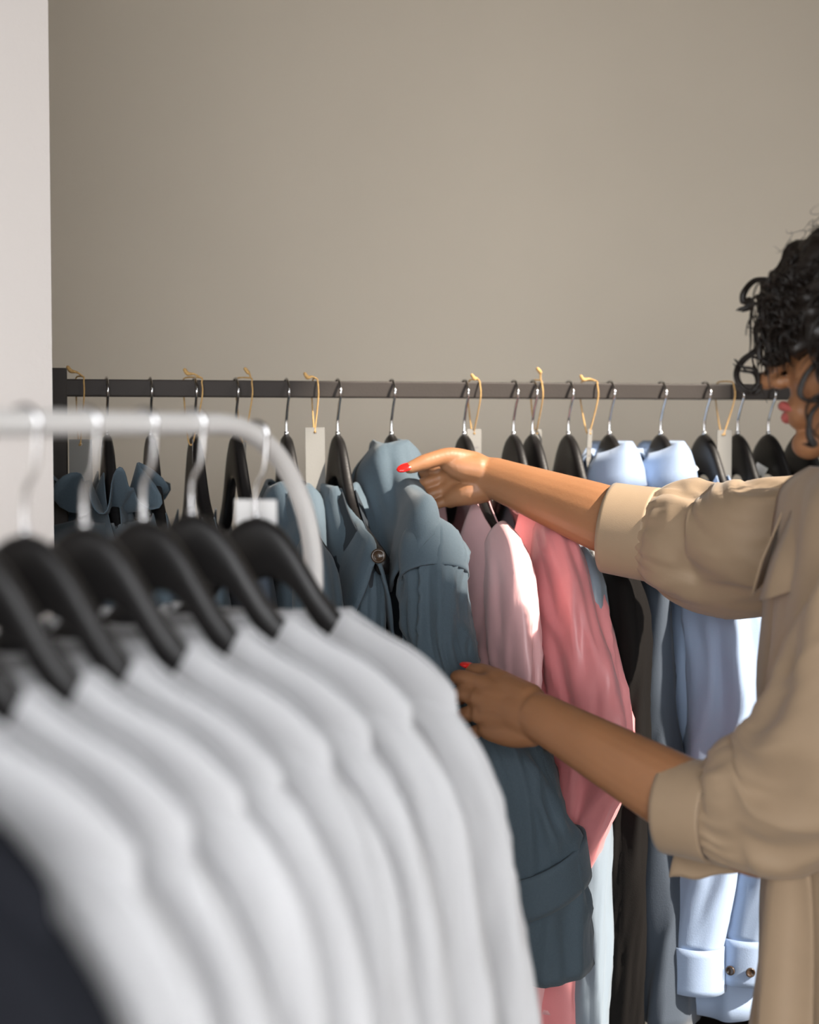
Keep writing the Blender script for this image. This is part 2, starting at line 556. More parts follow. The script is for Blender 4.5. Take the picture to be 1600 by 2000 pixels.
def shirt_collar(hook, k, nw, h=0.038, spread=0.030, lift=0.0, thick=0.03):
    """stand-and-fall collar in garment axes"""
    V = []
    prof = [(0.000, -0.012), (-0.002, 0.012), (0.000, 0.030), (0.006, 0.034), (0.014, 0.024), (0.022, 0.006), (0.026, -0.012)]
    n = 40
    z0 = -hook - float(drop(nw, k)) + 0.004 + lift
    for o, z in prof:
        for j in range(n):
            a = math.radians(-90 + 14 + (360 - 28) * j / (n - 1))
            ext = 1 + 0.6 * max(0.0, 1 - min(j, n - 1 - j) / 5.0)
            oo = o * (1 + spread * 8 * max(0, -math.sin(a)))
            zz = z * (h / 0.038) * (ext if z < 0.01 and o > 0.01 else 1)
            dipf = 0.018 * max(0, -math.sin(a))
            V.append(((nw * 0.95 + oo) * math.cos(a), (thick + oo) * math.sin(a), z0 + zz - dipf + 0.012 * abs(math.cos(a)) * 0))
    return V, grid_faces(len(prof), n, closed=False)

def disc_button(c, nrm, r, mat, parent, holes=True):
    nrm = np.asarray(nrm, float) / np.linalg.norm(nrm)
    x = np.cross(nrm, ZV if abs(nrm[2]) < 0.9 else np.array([1.0, 0, 0]))
    x /= np.linalg.norm(x)
    y = np.cross(nrm, x)
    V, Fc, seg = [], [], 20
    for rr, hh in ((0.05, .0008), (0.55, .0008), (0.7, .0022), (0.92, .0022), (1.0, .0010), (1.0, 0.0)):
        for j in range(seg):
            th = 2 * math.pi * j / seg
            V.append(np.asarray(c) + nrm * hh + r * rr * (x * math.cos(th) + y * math.sin(th)))
    Fc = grid_faces(6, seg)
    Fc.append(tuple(range(seg)))
    return mesh_obj('button', V, Fc, mat, parent)

BU, BN = -E2, E1            # garment axes on the dark rack: across points at the viewer

def garment(name, label, cat, group, P, U, N):
    o = bpy.data.objects.new(name, None)
    o.empty_display_size = 0.05
    col.objects.link(o)
    tag(o, label, cat, group)
    frame(o, P, U, N)
    return o

def part(o, name, vf, mat, solid=0.0016):
    return mesh_obj(name, vf[0], vf[1], mat, o, True, solid)

BG = 'hangers on the dark rack'
def back_hanger(px, what, yaw=0.0):
    P = rail_pt(px)
    c, s = math.cos(math.radians(yaw)), math.sin(math.radians(yaw))
    U = BU * c + BN * s
    N = BN * c - BU * s
    hanger('back', P, U, N, 'black wooden hanger on the dark rail, holding ' + what, BG)
    return P, U, N

HK = 0.062
def simple_sleeves(o, mat, tip=0.19, length=0.58, r0=0.075, r1=0.055, rn=0.03, seed=0, fold=0.14, cuff=True, out=0.03, sides=(1, -1), cuffmat=None, z0=-0.225, bend=0.0):
    res = []
    for sd in sides:
        pts = [(sd * (tip - 0.045), 0, z0 + 0.012), (sd * (tip + 0.01), 0.0, z0 - 0.05), (sd * (tip + out * 0.7), bend * -0.1, z0 - 0.20), (sd * (tip + out), bend * .35, z0 - length * 0.65), (sd * (tip + out * 0.8), bend, z0 - length)]
        ru = [r0 * 0.55, r0 * 0.9, r0, (r0 + r1) / 2, r1]
        rnn = [rn * 0.55, rn, rn, rn, rn * 0.85]
        res.append(part(o, 'sleeve', sleeve_mesh(pts, ru, rnn, fold, 5, seed + sd + 2, endfold=0.03), mat))
        if cuff:
            e = np.array(pts[-1])
            cp = [e + (0, 0, 0.006), e - (0, 0, 0.028), e - (0, 0, 0.056)]
            part(o, 'cuff', ring_band((cp, [r1 * 1.07, r1 * 1.07, r1 * 1.08], [rn * .93, rn * .93, rn * .95]), wob=0.02, seed=seed), cuffmat or mat)
    return res

# --- far left: tops mostly hidden behind the near rack
P, U, N = back_hanger(210, 'the ruffled top')
g = garment('ruffled_top', 'steel blue top with a ruffled neckline, leftmost on the dark rack', 'top', None, P, U, N)
part(g, 'body', body_mesh(HK, 0.55, 0.17, 0.20, 0.05, (0.05, 0.03, 0.01), seed=3, fold=0.012), M['coat'])
V = []
nr, nc = 9, 150
for i in range(nr):
    r = i / (nr - 1)
    for j in range(nc):
        a = 2 * math.pi * j / nc
        wv = r * (0.016 * math.sin(11 * a) + 0.010 * math.sin(17 * a + 1))
        ru, rn_ = 0.055 + 0.055 * r + wv * 0.5, 0.020 + 0.045 * r + wv
        V.append((ru * math.cos(a) + 0.02, rn_ * math.sin(a), -0.165 + 0.035 * r + 0.022 * r * math.sin(7 * a + 0.6) + (0.012 * r * math.cos(13 * a)) - (0.03 * r if math.cos(a) < 0 else 0)))
part(g, 'ruffle', (V, grid_faces(nr, nc)), M['coat'])
V = []
for i in range(5):
    r = i / 4
    for j in range(nc):
        a = 2 * math.pi * j / nc
        V.append(((0.11 + 0.05 * r + 0.008 * r * math.sin(9 * a)) * math.cos(a), (0.04 + 0.04 * r + 0.012 * r * math.sin(13 * a)) * math.sin(a), -0.175 - 0.03 * r + 0.02 * r * math.sin(8 * a)))
part(g, 'ruffle', (V, grid_faces(5, nc)), M['coat'])

P, U, N = back_hanger(295, 'the scalloped blue top')
g = garment('camisole', 'dusty blue top with a scalloped neck edge, half hidden behind black hangers', 'top', None, P, U, N)
part(g, 'body', body_mesh(HK, 0.5, 0.18, 0.20, 0.045, (0.10, 0.07, 0.04), seed=5), M['coat'])
mb = MB()
for j in range(26):
    a = 2 * math.pi * j / 26
    mb.add(*ellipsoid((0.105 * math.cos(a), 0.022 * math.sin(a), -0.185 - 0.02 * abs(math.sin(a))), (np.array([.009, 0, 0]), np.array([0, .004, 0]), np.array([0, 0, .009])), 8, 6))
mb.obj('scalloped_edge', M['silver'], g)

P, U, N = back_hanger(381, 'a slate blue top', 1)
g = garment('top', 'slate blue top behind the black hangers of the near rack, third from the post', 'top', None, P, U, N)
part(g, 'body', body_mesh(HK, 0.55, 0.185, 0.21, 0.04, (0.11, 0.12, 0.05), seed=6), M['coat'])
P, U, N = back_hanger(461, 'the dark slate top', 2)
g = garment('top', 'dark slate top hanging behind the bend of the white rail', 'top', None, P, U, N)
part(g, 'body', body_mesh(HK, 0.6, 0.185, 0.21, 0.04, (0.11, 0.14, 0.07), seed=8), M['slate'])

# --- three slate blue coats
def cape(hook, u1=0.205, n1=0.085, ztop=-0.030, lift=0.0, u0=0.05, n0=0.024, seed=0, fall=0.165, tilt=0.0, front_gap=0, nearlift=0.0, sq=0.9):
    rs = np.random.RandomState(seed)
    ph = rs.rand(5) * 6.28
    V = []
    nr, nc = 22, 90
    for i in range(nr):
        r = i / (nr - 1)
        for j in range(nc):
            a = math.radians(-90 + front_gap + (360 - 2 * front_gap) * j / (nc - 1))
            c_, s_ = math.cos(a), math.sin(a)
            ru = u0 + (u1 - u0) * r ** 1.15
            rn = n0 + (n1 - n0) * r ** 0.8
            sx = 0.9 + (sq - 0.9) * r
            u = ru * math.copysign(abs(c_) ** sx, c_)
            n = rn * math.copysign(abs(s_) ** sx, s_) + 0.006 * r * ridge(u * 10, r * 2.5, seed)
            z = -hook - float(drop(max(abs(u), u0), 0.97)) + 0.014 + (ztop + float(drop(u0, 0.97)) - 0.014) * (1 - r) ** 2.2
            z -= fall * 0.45 * r ** 1.3 * abs(s_) ** 1.3
            z += nearlift * r ** 1.5 * max(0.0, c_) ** 2
            wv = r * 0.008 * math.sin(4 * a + ph[0] + 3 * r) + 0.004 * math.sin(9 * a + ph[1]) * r + 0.006 * math.sin(7 * r + 3 * a + ph[2]) * (1 - r) * r * 4
            V.append((u + wv * c_, n + wv * s_ * 1.3 + tilt * r, z + lift + 0.003 * math.sin(3 * a + ph[3]) * (1 - r)))
    return V, grid_faces(nr, nc, closed=False)

P, U, N = back_hanger(560, 'the coat behind the white bend')
g = garment('coat', 'slate blue caped coat mostly hidden behind the bent white rail', 'coat', 'slate blue coats', P, U, N)
part(g, 'body', body_mesh(HK, 0.85, 0.19, 0.22, 0.05, (0.07, 0.05, 0.02), seed=10), M['coat'])
part(g, 'cape_collar', cape(HK, ztop=-0.07, seed=2, fall=0.5, n1=0.05), M['coat'], 0.003)
simple_sleeves(g, M['coat'], seed=11, r0=0.07, cuff=False)

P, U, N = back_hanger(660, 'the coat with a dark button')
g = garment('coat', 'slate blue coat with a dark button at the front edge, left of the held coat', 'coat', 'slate blue coats', P, U, N)
part(g, 'body', body_mesh(HK, 0.9, 0.185, 0.21, 0.055, (0.07, 0.05, 0.02), seed=12), M['coat_shade'])
part(g, 'cape_collar', cape(HK, ztop=-0.072, seed=5, fall=0.62, u1=0.215, n1=0.048), M['coat'], 0.003)
simple_sleeves(g, M['coat'], seed=13, r0=0.05, tip=0.15, cuff=False, out=-0.01, rn=0.024)
pl = [(0.215, 0.052, -0.245), (0.217, 0.05, -0.40), (0.215, 0.045, -0.62)]
part(g, 'front_flap', sleeve_mesh(pl, [0.012, 0.014, 0.016], [0.012, 0.016, 0.018], 0.1, 3, 3), M['coat'])
bq = g.matrix_world.inverted() @ Vector(tuple(at(739, 1086, 2.068)))
disc_button(tuple(bq), (1, -0.1, 0.15), 0.0095, M['button'], g)

P, U, N = back_hanger(765, 'the slate blue coat that the woman holds')
coat3 = garment('coat', 'slate blue caped coat held at collar and sleeve by the woman', 'coat', 'slate blue coats', P, U, N)
part(coat3, 'body', body_mesh(HK, 0.92, 0.175, 0.20, 0.05, (0.06, 0.04, 0.02), seed=14), M['coat_shade'])
part(coat3, 'cape_collar', cape(HK, ztop=-0.024, seed=9, fall=0.30, u1=0.238, n1=0.043, lift=0.012, tilt=-0.004, nearlift=0.060, sq=0.6, u0=0.040, n0=0.022), M['coat'], 0.003)

def world_part(o, name, vf, mat, solid=0.0016):
    inv = np.array(o.matrix_world.inverted())
    v = [inv[:3, :3] @ np.asarray(p) + inv[:3, 3] for p in vf[0]]
    return mesh_obj(name, v, vf[1], mat, o, True, solid)

# its near sleeve, gripped and pulled by the lower hand
sp = [at(838, 1040, 2.13), at(842, 1070, 2.10), at(850, 1160, 2.06), at(866, 1260, 2.02), at(905, 1350, 1.99), at(985, 1470, 1.98), at(1035, 1600, 2.0), at(1060, 1720, 2.02), at(1080, 1895, 2.03)]
world_part(coat3, 'sleeve', sleeve_mesh(sp, [.024, .040, .042, .038, .030, .044, .050, .054, .052], [.022, .036, .038, .034, .026, .040, .048, .052, .048], 0.20, 4, 21, n=90, seg=64, axis=tuple(E2 * -1), endfold=0.05, wr=0.32), M['coat'], 0.003)
bp = [at(1042, 1690, 2.01), at(1056, 1735, 2.02)]
V, Fc = ring_band(([at(1050, 1668, 2.01), at(1060, 1752, 2.02)], [.0605, .062], [.060, .061]), axis=tuple(-E2))
V = [v + np.array([0, 0, 1]) * 0.06 * (v[0] - bp[0][0]) * 6 * 0.9 for v in V]
world_part(coat3, 'cuff_strap', (V, Fc), M['coat'], 0.004)
world_part(coat3, 'shoulder_yoke', sleeve_mesh([at(836, 1034, 2.125), at(842, 1068, 2.095), at(848, 1128, 2.072)], [.025, .042, .0445], [.024, .039, .041], 0.03, 3, 4, n=20, seg=44, axis=tuple(-E2), wr=0.03), M['coat'], 0.003)

# --- pink blouses
P, U, N = back_hanger(907, 'the pale pink satin blouse')
g = garment('blouse', 'pale pink satin blouse hanging left of the coral one', 'blouse', 'pink blouses', P, U, N)
part(g, 'body', body_mesh(HK, 0.75, 0.19, 0.23, 0.05, (0.075, 0.09, 0.02), seed=22, fold=0.014, fk=50), M['pinkpale'])
simple_sleeves(g, M['pinkpale'], seed=23, r0=0.075, r1=0.05, length=0.66, rn=0.027, fold=0.22, out=0.035, z0=-0.215)

P, U, N = back_hanger(1003, 'the coral pink satin blouse')
g = garment('blouse', 'coral pink satin blouse with wide draped sleeves, right of the pale pink one', 'blouse', 'pink blouses', P, U, N)
part(g, 'body', body_mesh(HK, 0.70, 0.19, 0.24, 0.055, (0.08, 0.10, 0.03), seed=25, fold=0.016, fk=46), M['pink'])
for sd in (1, -1):
    pts = [(sd * .12, 0, -.195), (sd * .185, .0, -.245), (sd * .215, .012, -.34), (sd * .235, .026, -.45), (sd * .225, .015, -.56), (sd * .20, -.008, -.68), (sd * .195, -.015, -.765)]
    part(g, 'sleeve', sleeve_mesh(pts, [.03, .065, .08, .085, .06, .04, .034], [.014, .034, .042, .048, .036, .026, .024], 0.2, 4, 31 + sd, seg=64, endfold=0.1, wr=0.16), M['pink'])
    e = np.array(pts[-1])
    part(g, 'cuff', ring_band(([e + (0, 0, .005), e - (0, 0, .028), e - (0, 0, .055)], [.035, .038, .042], [.025, .027, .030]), wob=0.06), M['pinkpale'])

# --- silver dress, black blazer, slate shirt
P, U, N = back_hanger(1040, 'the silver grey blue dress')
g = garment('dress', 'silver grey blue satin dress between the coral blouse and the black coat', 'dress', None, P, U, N)
part(g, 'body', body_mesh(HK, 1.05, 0.19, 0.25, 0.05, (0.08, 0.08, 0.03), seed=33, fold=0.014, fk=55), M['silver'])
simple_sleeves(g, M['silver'], seed=34, r0=0.045, r1=0.05, length=0.80, rn=0.03, fold=0.2, out=0.03, cuff=False)

P, U, N = back_hanger(1110, 'the long black coat')
g = garment('coat', 'long black coat hanging between the silver dress and the slate shirt', 'coat', None, P, U, N)
part(g, 'body', body_mesh(HK, 1.15, 0.185, 0.24, 0.05, (0.07, 0.10, 0.03), seed=36, fold=0.010, fk=50), M['black'])
simple_sleeves(g, M['black'], seed=37, r0=0.06, r1=0.05, length=0.68, rn=0.034, fold=0.22, out=0.015, cuff=False, tip=0.185, z0=-0.245)

def shirt(px, what, label, mat, seed, rn=0.038, b1=0.05, sides=(1, -1), L=0.72, collar=True, collar_mat=None, sl=0.60, yaw=0.0, bend=0.0, cuffmat=None, out=0.04, buttons=False, r0=0.07, group='button shirts'):
    P, U, N = back_hanger(px, what, yaw)
    g = garment('shirt', label, 'shirt', group, P, U, N)
    part(g, 'body', body_mesh(HK, L, 0.19, 0.23, b1, (0.06, 0.03, 0.01), seed=seed, fold=0.014, fk=52, hem=0.02), mat)
    simple_sleeves(g, mat, seed=seed + 1, r0=r0, r1=0.046, length=sl, rn=rn, fold=0.24, out=out, cuffmat=cuffmat, sides=sides, bend=bend)
    if collar:
        part(g, 'collar', shirt_collar(HK, 0.97, 0.060, 0.05, lift=0.0, thick=0.018), collar_mat or mat, 0.003)
    return g
shirt(1190, 'the slate shirt', 'dark slate shirt with a pale grey blue collar, next to the black coat', M['slate'], 41, L=0.66, collar_mat=M['blue'], sl=0.50, out=-0.01, rn=0.024, b1=0.045, sides=(-1,))
sA = shirt(1290, 'the pale blue shirt with a raised collar', 'pale blue cotton shirt with a raised collar, right of the slate shirt', M['blue'], 45, L=0.65, sl=0.525, out=0.03, rn=0.046, b1=0.065, bend=-0.040)
sB = shirt(1375, 'the pale blue shirt nearest the woman', 'pale blue cotton shirt with two dark cuff buttons, nearest the woman', M['blue'], 52, L=0.62, sl=0.515, collar=False, out=0.045, rn=0.046, b1=0.06, bend=-0.045, yaw=1)
for a in (-0.85, -0.25):
    z = -0.225 - 0.515 - 0.034
    ux, nx = 0.19 + 0.036 + 0.0475 * math.cos(a), 0.0435 * math.sin(a) - 0.045
    disc_button((ux + 0.001, nx - 0.004, z), (math.cos(a), math.sin(a), 0), 0.0065, M['button'], sB)
P, U, N = back_hanger(1440, 'the grey green shirt')
g = garment('shirt', 'grey green shirt glimpsed between the pale blue shirts and the beige blouse', 'shirt', 'button shirts', P, U, N)
part(g, 'body', body_mesh(HK, 0.62, 0.19, 0.22, 0.045, (0.07, 0.05, 0.02), seed=61), M['sage'])
simple_sleeves(g, M['sage'], seed=62, r0=0.06, length=0.5, sides=(1,))
P, U, N = back_hanger(1500, 'the long black dress behind the pale shirts', 3)
g = garment('dress', 'long black dress hanging behind the pale blue shirts', 'dress', 'black dresses at the right end', P, U, N)
part(g, 'body', body_mesh(HK, 1.15, 0.185, 0.26, 0.05, (0.08, 0.08, 0.03), seed=64), M['black'])
P, U, N = back_hanger(1562, 'the black dress nearest the face', 3)
g = garment('dress', 'black dress on the hanger partly behind the woman\'s chin', 'dress', 'black dresses at the right end', P, U, N)
part(g, 'body', body_mesh(HK, 1.10, 0.185, 0.25, 0.05, (0.08, 0.08, 0.03), seed=66), M['black'])

# white size labels stuck inside two of the black garments
for px, py, w, h, d, rot, lab in ((1485, 918, .020, .016, 2.42, 0.5, 'small white label on the black hanger below the woman\'s chin'),
                                  (1357, 917, .008, .010, 2.36, 0.8, 'tiny white label on the hanger of the pale blue shirt nearest the woman')):
    c = at(px, py, d)
    x = E1 * math.cos(rot) + ZV * -math.sin(rot)
    y = E1 * math.sin(rot) + ZV * math.cos(rot)
    V, Fc = box(c, (x, -E2 * 0.9 + 0.0, y), w / 2, 0.0008, h / 2)
    tag(mesh_obj('size_label', V, Fc, M['label'], None, False), lab, 'label')

# ------------------------------------------------------------------ price tags on twine
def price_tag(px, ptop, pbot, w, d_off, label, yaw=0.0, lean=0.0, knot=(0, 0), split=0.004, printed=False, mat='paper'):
    P = rail_pt(px)
    Yn = P[1] - 0.015 + d_off
    c = at(px, (ptop + pbot) / 2, Yn)
    h = (pbot - ptop) / F * Yn
    o = thing('price_tag', label, 'price tag', (c[0], c[1], c[2]), 'paper price tags on the dark rail')
    x = E1 * math.cos(yaw) + E2 * math.sin(yaw)
    x = x * math.cos(lean) - ZV * math.sin(lean)
    nrm = np.cross(x, ZV)
    nrm /= np.linalg.norm(nrm)
    up = np.cross(nrm, x) * -1
    if up[2] < 0:
        up = -up
    # card with a punched hole near the top edge
    n = 28
    hc = up * (h / 2 - 0.0065)
    V, Fc = [], []
    for s in (-1, 1):
        for j in range(n):
            a = 2 * math.pi * j / n
            V.append(hc + 0.0022 * (x * math.cos(a) + up * math.sin(a)) + nrm * 0.0004 * s)
        for j in range(n):
            a = 2 * math.pi * j / n
            dx, dz = math.cos(a), math.sin(a)
            tx = (w / 2) / abs(dx) if abs(dx) > 1e-6 else 1e9
            tz = (0.0065 if dz > 0 else h - 0.0065) / abs(dz) if abs(dz) > 1e-6 else 1e9
            t = min(tx, tz)
            V.append(hc + x * dx * t + up * dz * t + nrm * 0.0004 * s)
        for cx, cz in ((-1, -(h - .0065)), (1, -(h - .0065)), (1, .0065), (-1, .0065)):
            pass
    for s in (0, 1):
        b = s * 2 * n
        for j in range(n):
            k = (j + 1) % n
            q = (b + j, b + k, b + n + k, b + n + j)
            Fc.append(q if s else tuple(reversed(q)))
    # snap the nearest rim vertices to the four corners
    for s in (0, 1):
        for cx, cz in ((-1, -(h - .0065)), (1, -(h - .0065)), (1, .0065), (-1, .0065)):
            tgt = hc + x * cx * w / 2 + up * cz + nrm * 0.0004 * (1 if s else -1)
            ids = range(s * 2 * n + n, s * 2 * n + 2 * n)
            best = min(ids, key=lambda i: np.linalg.norm(V[i] - tgt))
            V[best] = tgt
    for j in range(n):
        k = (j + 1) % n
        Fc.append((n + j, n + k, 3 * n + k, 3 * n + j))
        Fc.append((k, j, 2 * n + j, 2 * n + k))
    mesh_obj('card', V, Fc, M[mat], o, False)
    if printed:
        for r, ww in ((0.25, .6), (0.12, .45), (0.0, .55)):
            V2, F2 = box(-up * (h * (0.1 - r * 1.0) - 0.0) - nrm * 0.0, (x, nrm, up), w * ww / 2, 0.0008, 0.0012)
            mesh_obj('print_line', V2, F2, M['ink'], o, False)
    # twine loop: from the hole up the front, over the rail, down the back
    L0 = np.array([c[0], c[1], c[2]])
    hole = hc
    top = np.array([P[0], P[1], P[2]]) - L0
    fr = -E2 * 0.0145
    bk = E2 * 0.0145
    kx = E1 * split
    pts = [hole - nrm * 0.002, hole + ZV * 0.004, top + fr * 1.15 + kx - ZV * 0.012, top + fr * 1.0 + kx + ZV * 0.008, top + fr * 0.5 + kx + ZV * 0.0145, top + bk * 0.5 + ZV * 0.0145 - kx,
           top + bk * 1.1 - kx + ZV * 0.004, top + bk * 1.1 - kx - ZV * 0.014, hole + E2 * 0.004 + ZV * 0.004 - kx * 0.6, hole + nrm * 0.002]
    add = tube(catmull(np.array(pts), 60), 0.0011, 7)
    mesh_obj('twine_loop', *add, M['twine'], o)
    if knot is not None:
        kp = top + fr * 0.6 + ZV * 0.016 + E1 * knot[0] + ZV * knot[1]
        tail = [top + fr * 0.5 + kx + ZV * 0.0145, (top + fr * 0.5 + kx + ZV * 0.0145 + kp) / 2 + ZV * 0.002, kp, kp + E1 * -0.004 + ZV * 0.005]
        mesh_obj('twine_knot', *capsule(tail, [.0012, .0014, .0028, .0024], 8, 16), M['twine'], o)
    return o
price_tag(158, 858, 962, 0.030, -0.01, 'paper tag next to the rack post, behind the white rail', 0.0, 0, (-0.012, 0.006))
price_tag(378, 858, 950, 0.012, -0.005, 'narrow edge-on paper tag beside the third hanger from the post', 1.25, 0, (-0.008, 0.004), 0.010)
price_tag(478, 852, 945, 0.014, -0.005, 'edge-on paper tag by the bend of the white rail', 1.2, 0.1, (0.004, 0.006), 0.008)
price_tag(616, 835, 960, 0.028, 0.0, 'large paper tag hanging between the two left coats', 0.1, -0.01, (-0.012, 0.000), 0.001)
price_tag(926, 838, 940, 0.026, 0.03, 'paper tag partly behind the raised hand', 0.35, 0.0, (-0.002, 0.000), 0.004, True)
price_tag(1048, 838, 930, 0.022, 0.04, 'paper tag tucked behind the hanger of the silver dress', 0.5, 0.0, (0.002, 0.010), 0.003)
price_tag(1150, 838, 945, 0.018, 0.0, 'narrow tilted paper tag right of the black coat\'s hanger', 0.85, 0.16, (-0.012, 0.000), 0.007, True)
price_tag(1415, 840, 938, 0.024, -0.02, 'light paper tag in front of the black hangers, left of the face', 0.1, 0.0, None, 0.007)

# ------------------------------------------------------------------ near rack: white tops on black hangers
NG = 'hangers on the white rack'
TG = 'white tops on the white rack'
NHK = 0.073
near = [  # distance back along the rail toward the viewer, yaw, sleeve bulge, label of the top
    (0.00, 0, 'white jersey top farthest along the white rack, next to the bent rail end'),
    (0.13, 2, 'white jersey top second from the bent end of the white rack'),
    (0.215, -2, 'white jersey top third from the bent end of the white rack'),
    (0.305, 1, 'white jersey top fourth from the bent end, middle of the white rack'),
    (0.385, -1, 'white jersey top fifth from the bent end of the white rack'),
    (0.455, 2, 'white jersey top third from the viewer\'s end of the white rack'),
    (0.52, 0, 'white jersey top with a rounded neckline near the lower left corner'),
    (0.585, 0, 'white jersey top next to the dark garment at lower left'),
    (0.67, 0, 'dark navy garment at the lower left corner, nearest the viewer'),
]
for i, (t, yaw, lab) in enumerate(near):
    P = NA - EN * t - ZV * (0.009 if i == 0 else 0)
    c, s = math.cos(math.radians(yaw)), math.sin(math.radians(yaw))
    U = UN * c + EN * s
    N = EN * c - UN * s
    dark = i == len(near) - 1
    hanger('near', P, U, N, 'black wooden hanger on the white rail, ' + ['farthest from the viewer', 'second from the bent end', 'third from the bent end', 'fourth from the bent end', 'fifth from the bent end', 'sixth from the bent end', 'third from the viewer', 'second from the viewer', 'nearest the viewer, holding the dark garment'][i], NG)
    g = garment('long_sleeve_top' if not dark else 'jacket', lab, 'top' if not dark else 'jacket', TG if not dark else None, P, U, N)
    m = M['navy'] if dark else M['white']
    part(g, 'body', body_mesh(NHK, 0.70, 0.185, 0.20, 0.034, (0.086, 0.070, 0.004), k=0.92, seed=70 + i, fold=0.009, fk=30, lift=0.009, rnd=7.0, wr=0.007), m, 0.002)
    # neckband
    V = []
    for r in range(5):
        for j in range(72):
            a = 2 * math.pi * j / 72
            u = 0.088 * math.cos(a)
            sn = math.sin(a)
            dip = (0.075 if sn < 0 else 0.004) * abs(sn) ** 0.8
            oz = (0.002, 0.006, 0.003, -0.010, -0.016)[r]
            on = (0.0, 0.002, 0.005, 0.006, 0.005)[r]
            V.append((u * (1 + on * 2), (0.014 + on) * sn, -NHK - float(drop(0.086, 0.92)) - dip + oz + 0.004))
    part(g, 'neckband', (V, grid_faces(5, 72)), m, 0.0015)
    for sd in (1, -1):
        pts = [(sd * .085, 0, -.205), (sd * .140, .0, -.246), (sd * .172, .001, -.302), (sd * .189, .003, -.38), (sd * .203, .006, -.50), (sd * .222, .0, -.64), (sd * .232, 0, -.74)]
        part(g, 'sleeve', sleeve_mesh(pts, [.010, .036, .047, .050, .05, .046, .042], [.008, .020, .027, .032, .034, .032, .028], 0.10, 3, 90 + 2 * i + sd, endfold=0.08), m, 0.002)
        part(g, 'cuff', ring_band(([(sd * .232, 0, -.735), (sd * .234, 0, -.77), (sd * .236, 0, -.80)], [.042, .038, .037], [.028, .026, .025])), m, 0.002)
# sewn labels and a paper tag at the end of the near rack
P = NA + EN * 0.02
c = at(500, 1000, 1.47)
V, Fc = box(c, (UN, EN, ZV), 0.020, 0.0006, 0.011)
tag(mesh_obj('paper_label', V, Fc, M['label'], None, False), 'white paper label behind the farthest black hanger of the white rack', 'label')

# ------------------------------------------------------------------ the woman
TW = np.array([0.505, 1.72])
person = thing('person', 'woman with dark curly hair in a beige blouse reaching for a slate blue coat', 'person', (TW[0], TW[1], 0))
mb = MB()
# head frame
hf = np.array([-0.963, 0.25, -0.10]); hf /= np.linalg.norm(hf)
hs = np.cross(ZV, hf); hs /= np.linalg.norm(hs)
hu = np.cross(hf, hs)
HS = 0.94
HC = at(1488, 742, 1.75) - hf * 0.120 * HS + hu * 0.028 * HS
def hp(f, s, u):
    return HC + HS * (f * hf + s * hs + u * hu)
def hell(f, s, u, rf, rs, ru):
    mb.add(*ellipsoid(hp(f, s, u), (hf * rf * HS, hs * rs * HS, hu * ru * HS), 22, 14))
hell(-.022, 0, .032, .098, .075, .090)
hell(.030, 0, -.025, .062, .060, .088)
hell(.022, 0, -.078, .058, .050, .040)
hell(.074, 0, -.105, .020, .024, .018)
hell(.080, 0, -.068, .018, .030, .022)
for s in (-1, 1):
    hell(.055, s * .034, -.030, .030, .028, .030)
    hell(.100, s * .010, -.033, .011, .009, .008)
    hell(.070, s * .032, .022, .020, .024, .012)
    hell(-.008, s * .074, -.010, .018, .008, .030)
mb.add(*capsule([hp(.084, 0, .012), hp(.100, 0, -.012), hp(.114, 0, -.030)], np.array([.008, .009, .0105]) * HS, 12, 8))
# neck and torso
NB = np.array([0.505, 1.725, 1.345])
mb.add(*capsule([hp(-.03, 0, -.06), (hp(-.03, 0, -.06) + NB) / 2, NB], [.052, .050, .058], 18, 10))
SR, SL = np.array([.495, 1.885, 1.325]), np.array([.487, 1.562, 1.318])
mb.add(*capsule([SL, (SL + SR) / 2 + (0.01, 0, 0.01), SR], [.050, .075, .050], 18, 12))
yv = np.array([0, 1.0, 0])
for z0, z1, w0, w1, dd in ((1.29, 1.10, .150, .130, .62), (1.12, .96, .128, .145, .58), (.98, .86, .145, .155, .56)):
    mb.add(*capsule([[.51, 1.72, z0], [.505, 1.72, (z0 + z1) / 2], [.505, 1.72, z1]], [w0, (w0 + w1) / 2, w1], 26, 8, (np.array([1.0, 0, 0]), dd)))
for s in (-1, 1):
    hip, knee, ank = np.array([.515, 1.72 + s * .085, .86]), np.array([.495, 1.72 + s * .095, .46]), np.array([.515, 1.72 + s * .10, .075])
    mb.add(*capsule([hip, (hip + knee) / 2, knee, knee * .6 + ank * .4 + (.015, 0, 0), ank], [.075, .066, .052, .050, .034], 18, 24))
    mb.add(*capsule([ank + (.01, 0, -.04), ank + (-.08, 0, -.045), ank + (-.15, 0, -.055)], [.034, .032, .022], 14, 8))

# right arm (far): shoulder, elbow, wrist
RE, RW = at(1285, 1052, 2.05), at(962, 932, 2.19)
LE, LW = at(1480, 1640, 1.675), at(1055, 1400, 1.82)
def arm(S, E, W):
    mb.add(*capsule([S, S * .5 + E * .5, E], [.050, .044, .039], 18, 14))
    d = W - E
    mb.add(*capsule([E, E + d * .28, E + d * .6, E + d * .88, W], [.040, .044, .037, .030, .0275], 20, 22, (np.array([0.2, 1.0, 0]) / math.hypot(.2, 1), 0.86)))
arm(SR, RE, RW)
arm(SL, LE, LW)

nails = []
def finger(base, pts, r, nail_n=None):
    p = [base] + pts
    q = catmull(np.array(p), 5 * len(p))
    rr = np.interp(np.linspace(0, 1, len(q)), [0, .35, .7, 1], [r * 1.08, r, r * .92, r * .78])
    mb.add(*capsule(q, rr, 12))
    if nail_n is not None:
        d = q[-1] - q[-4]
        nails.append((q[-1], d / np.linalg.norm(d), np.asarray(nail_n, float), r * .8))

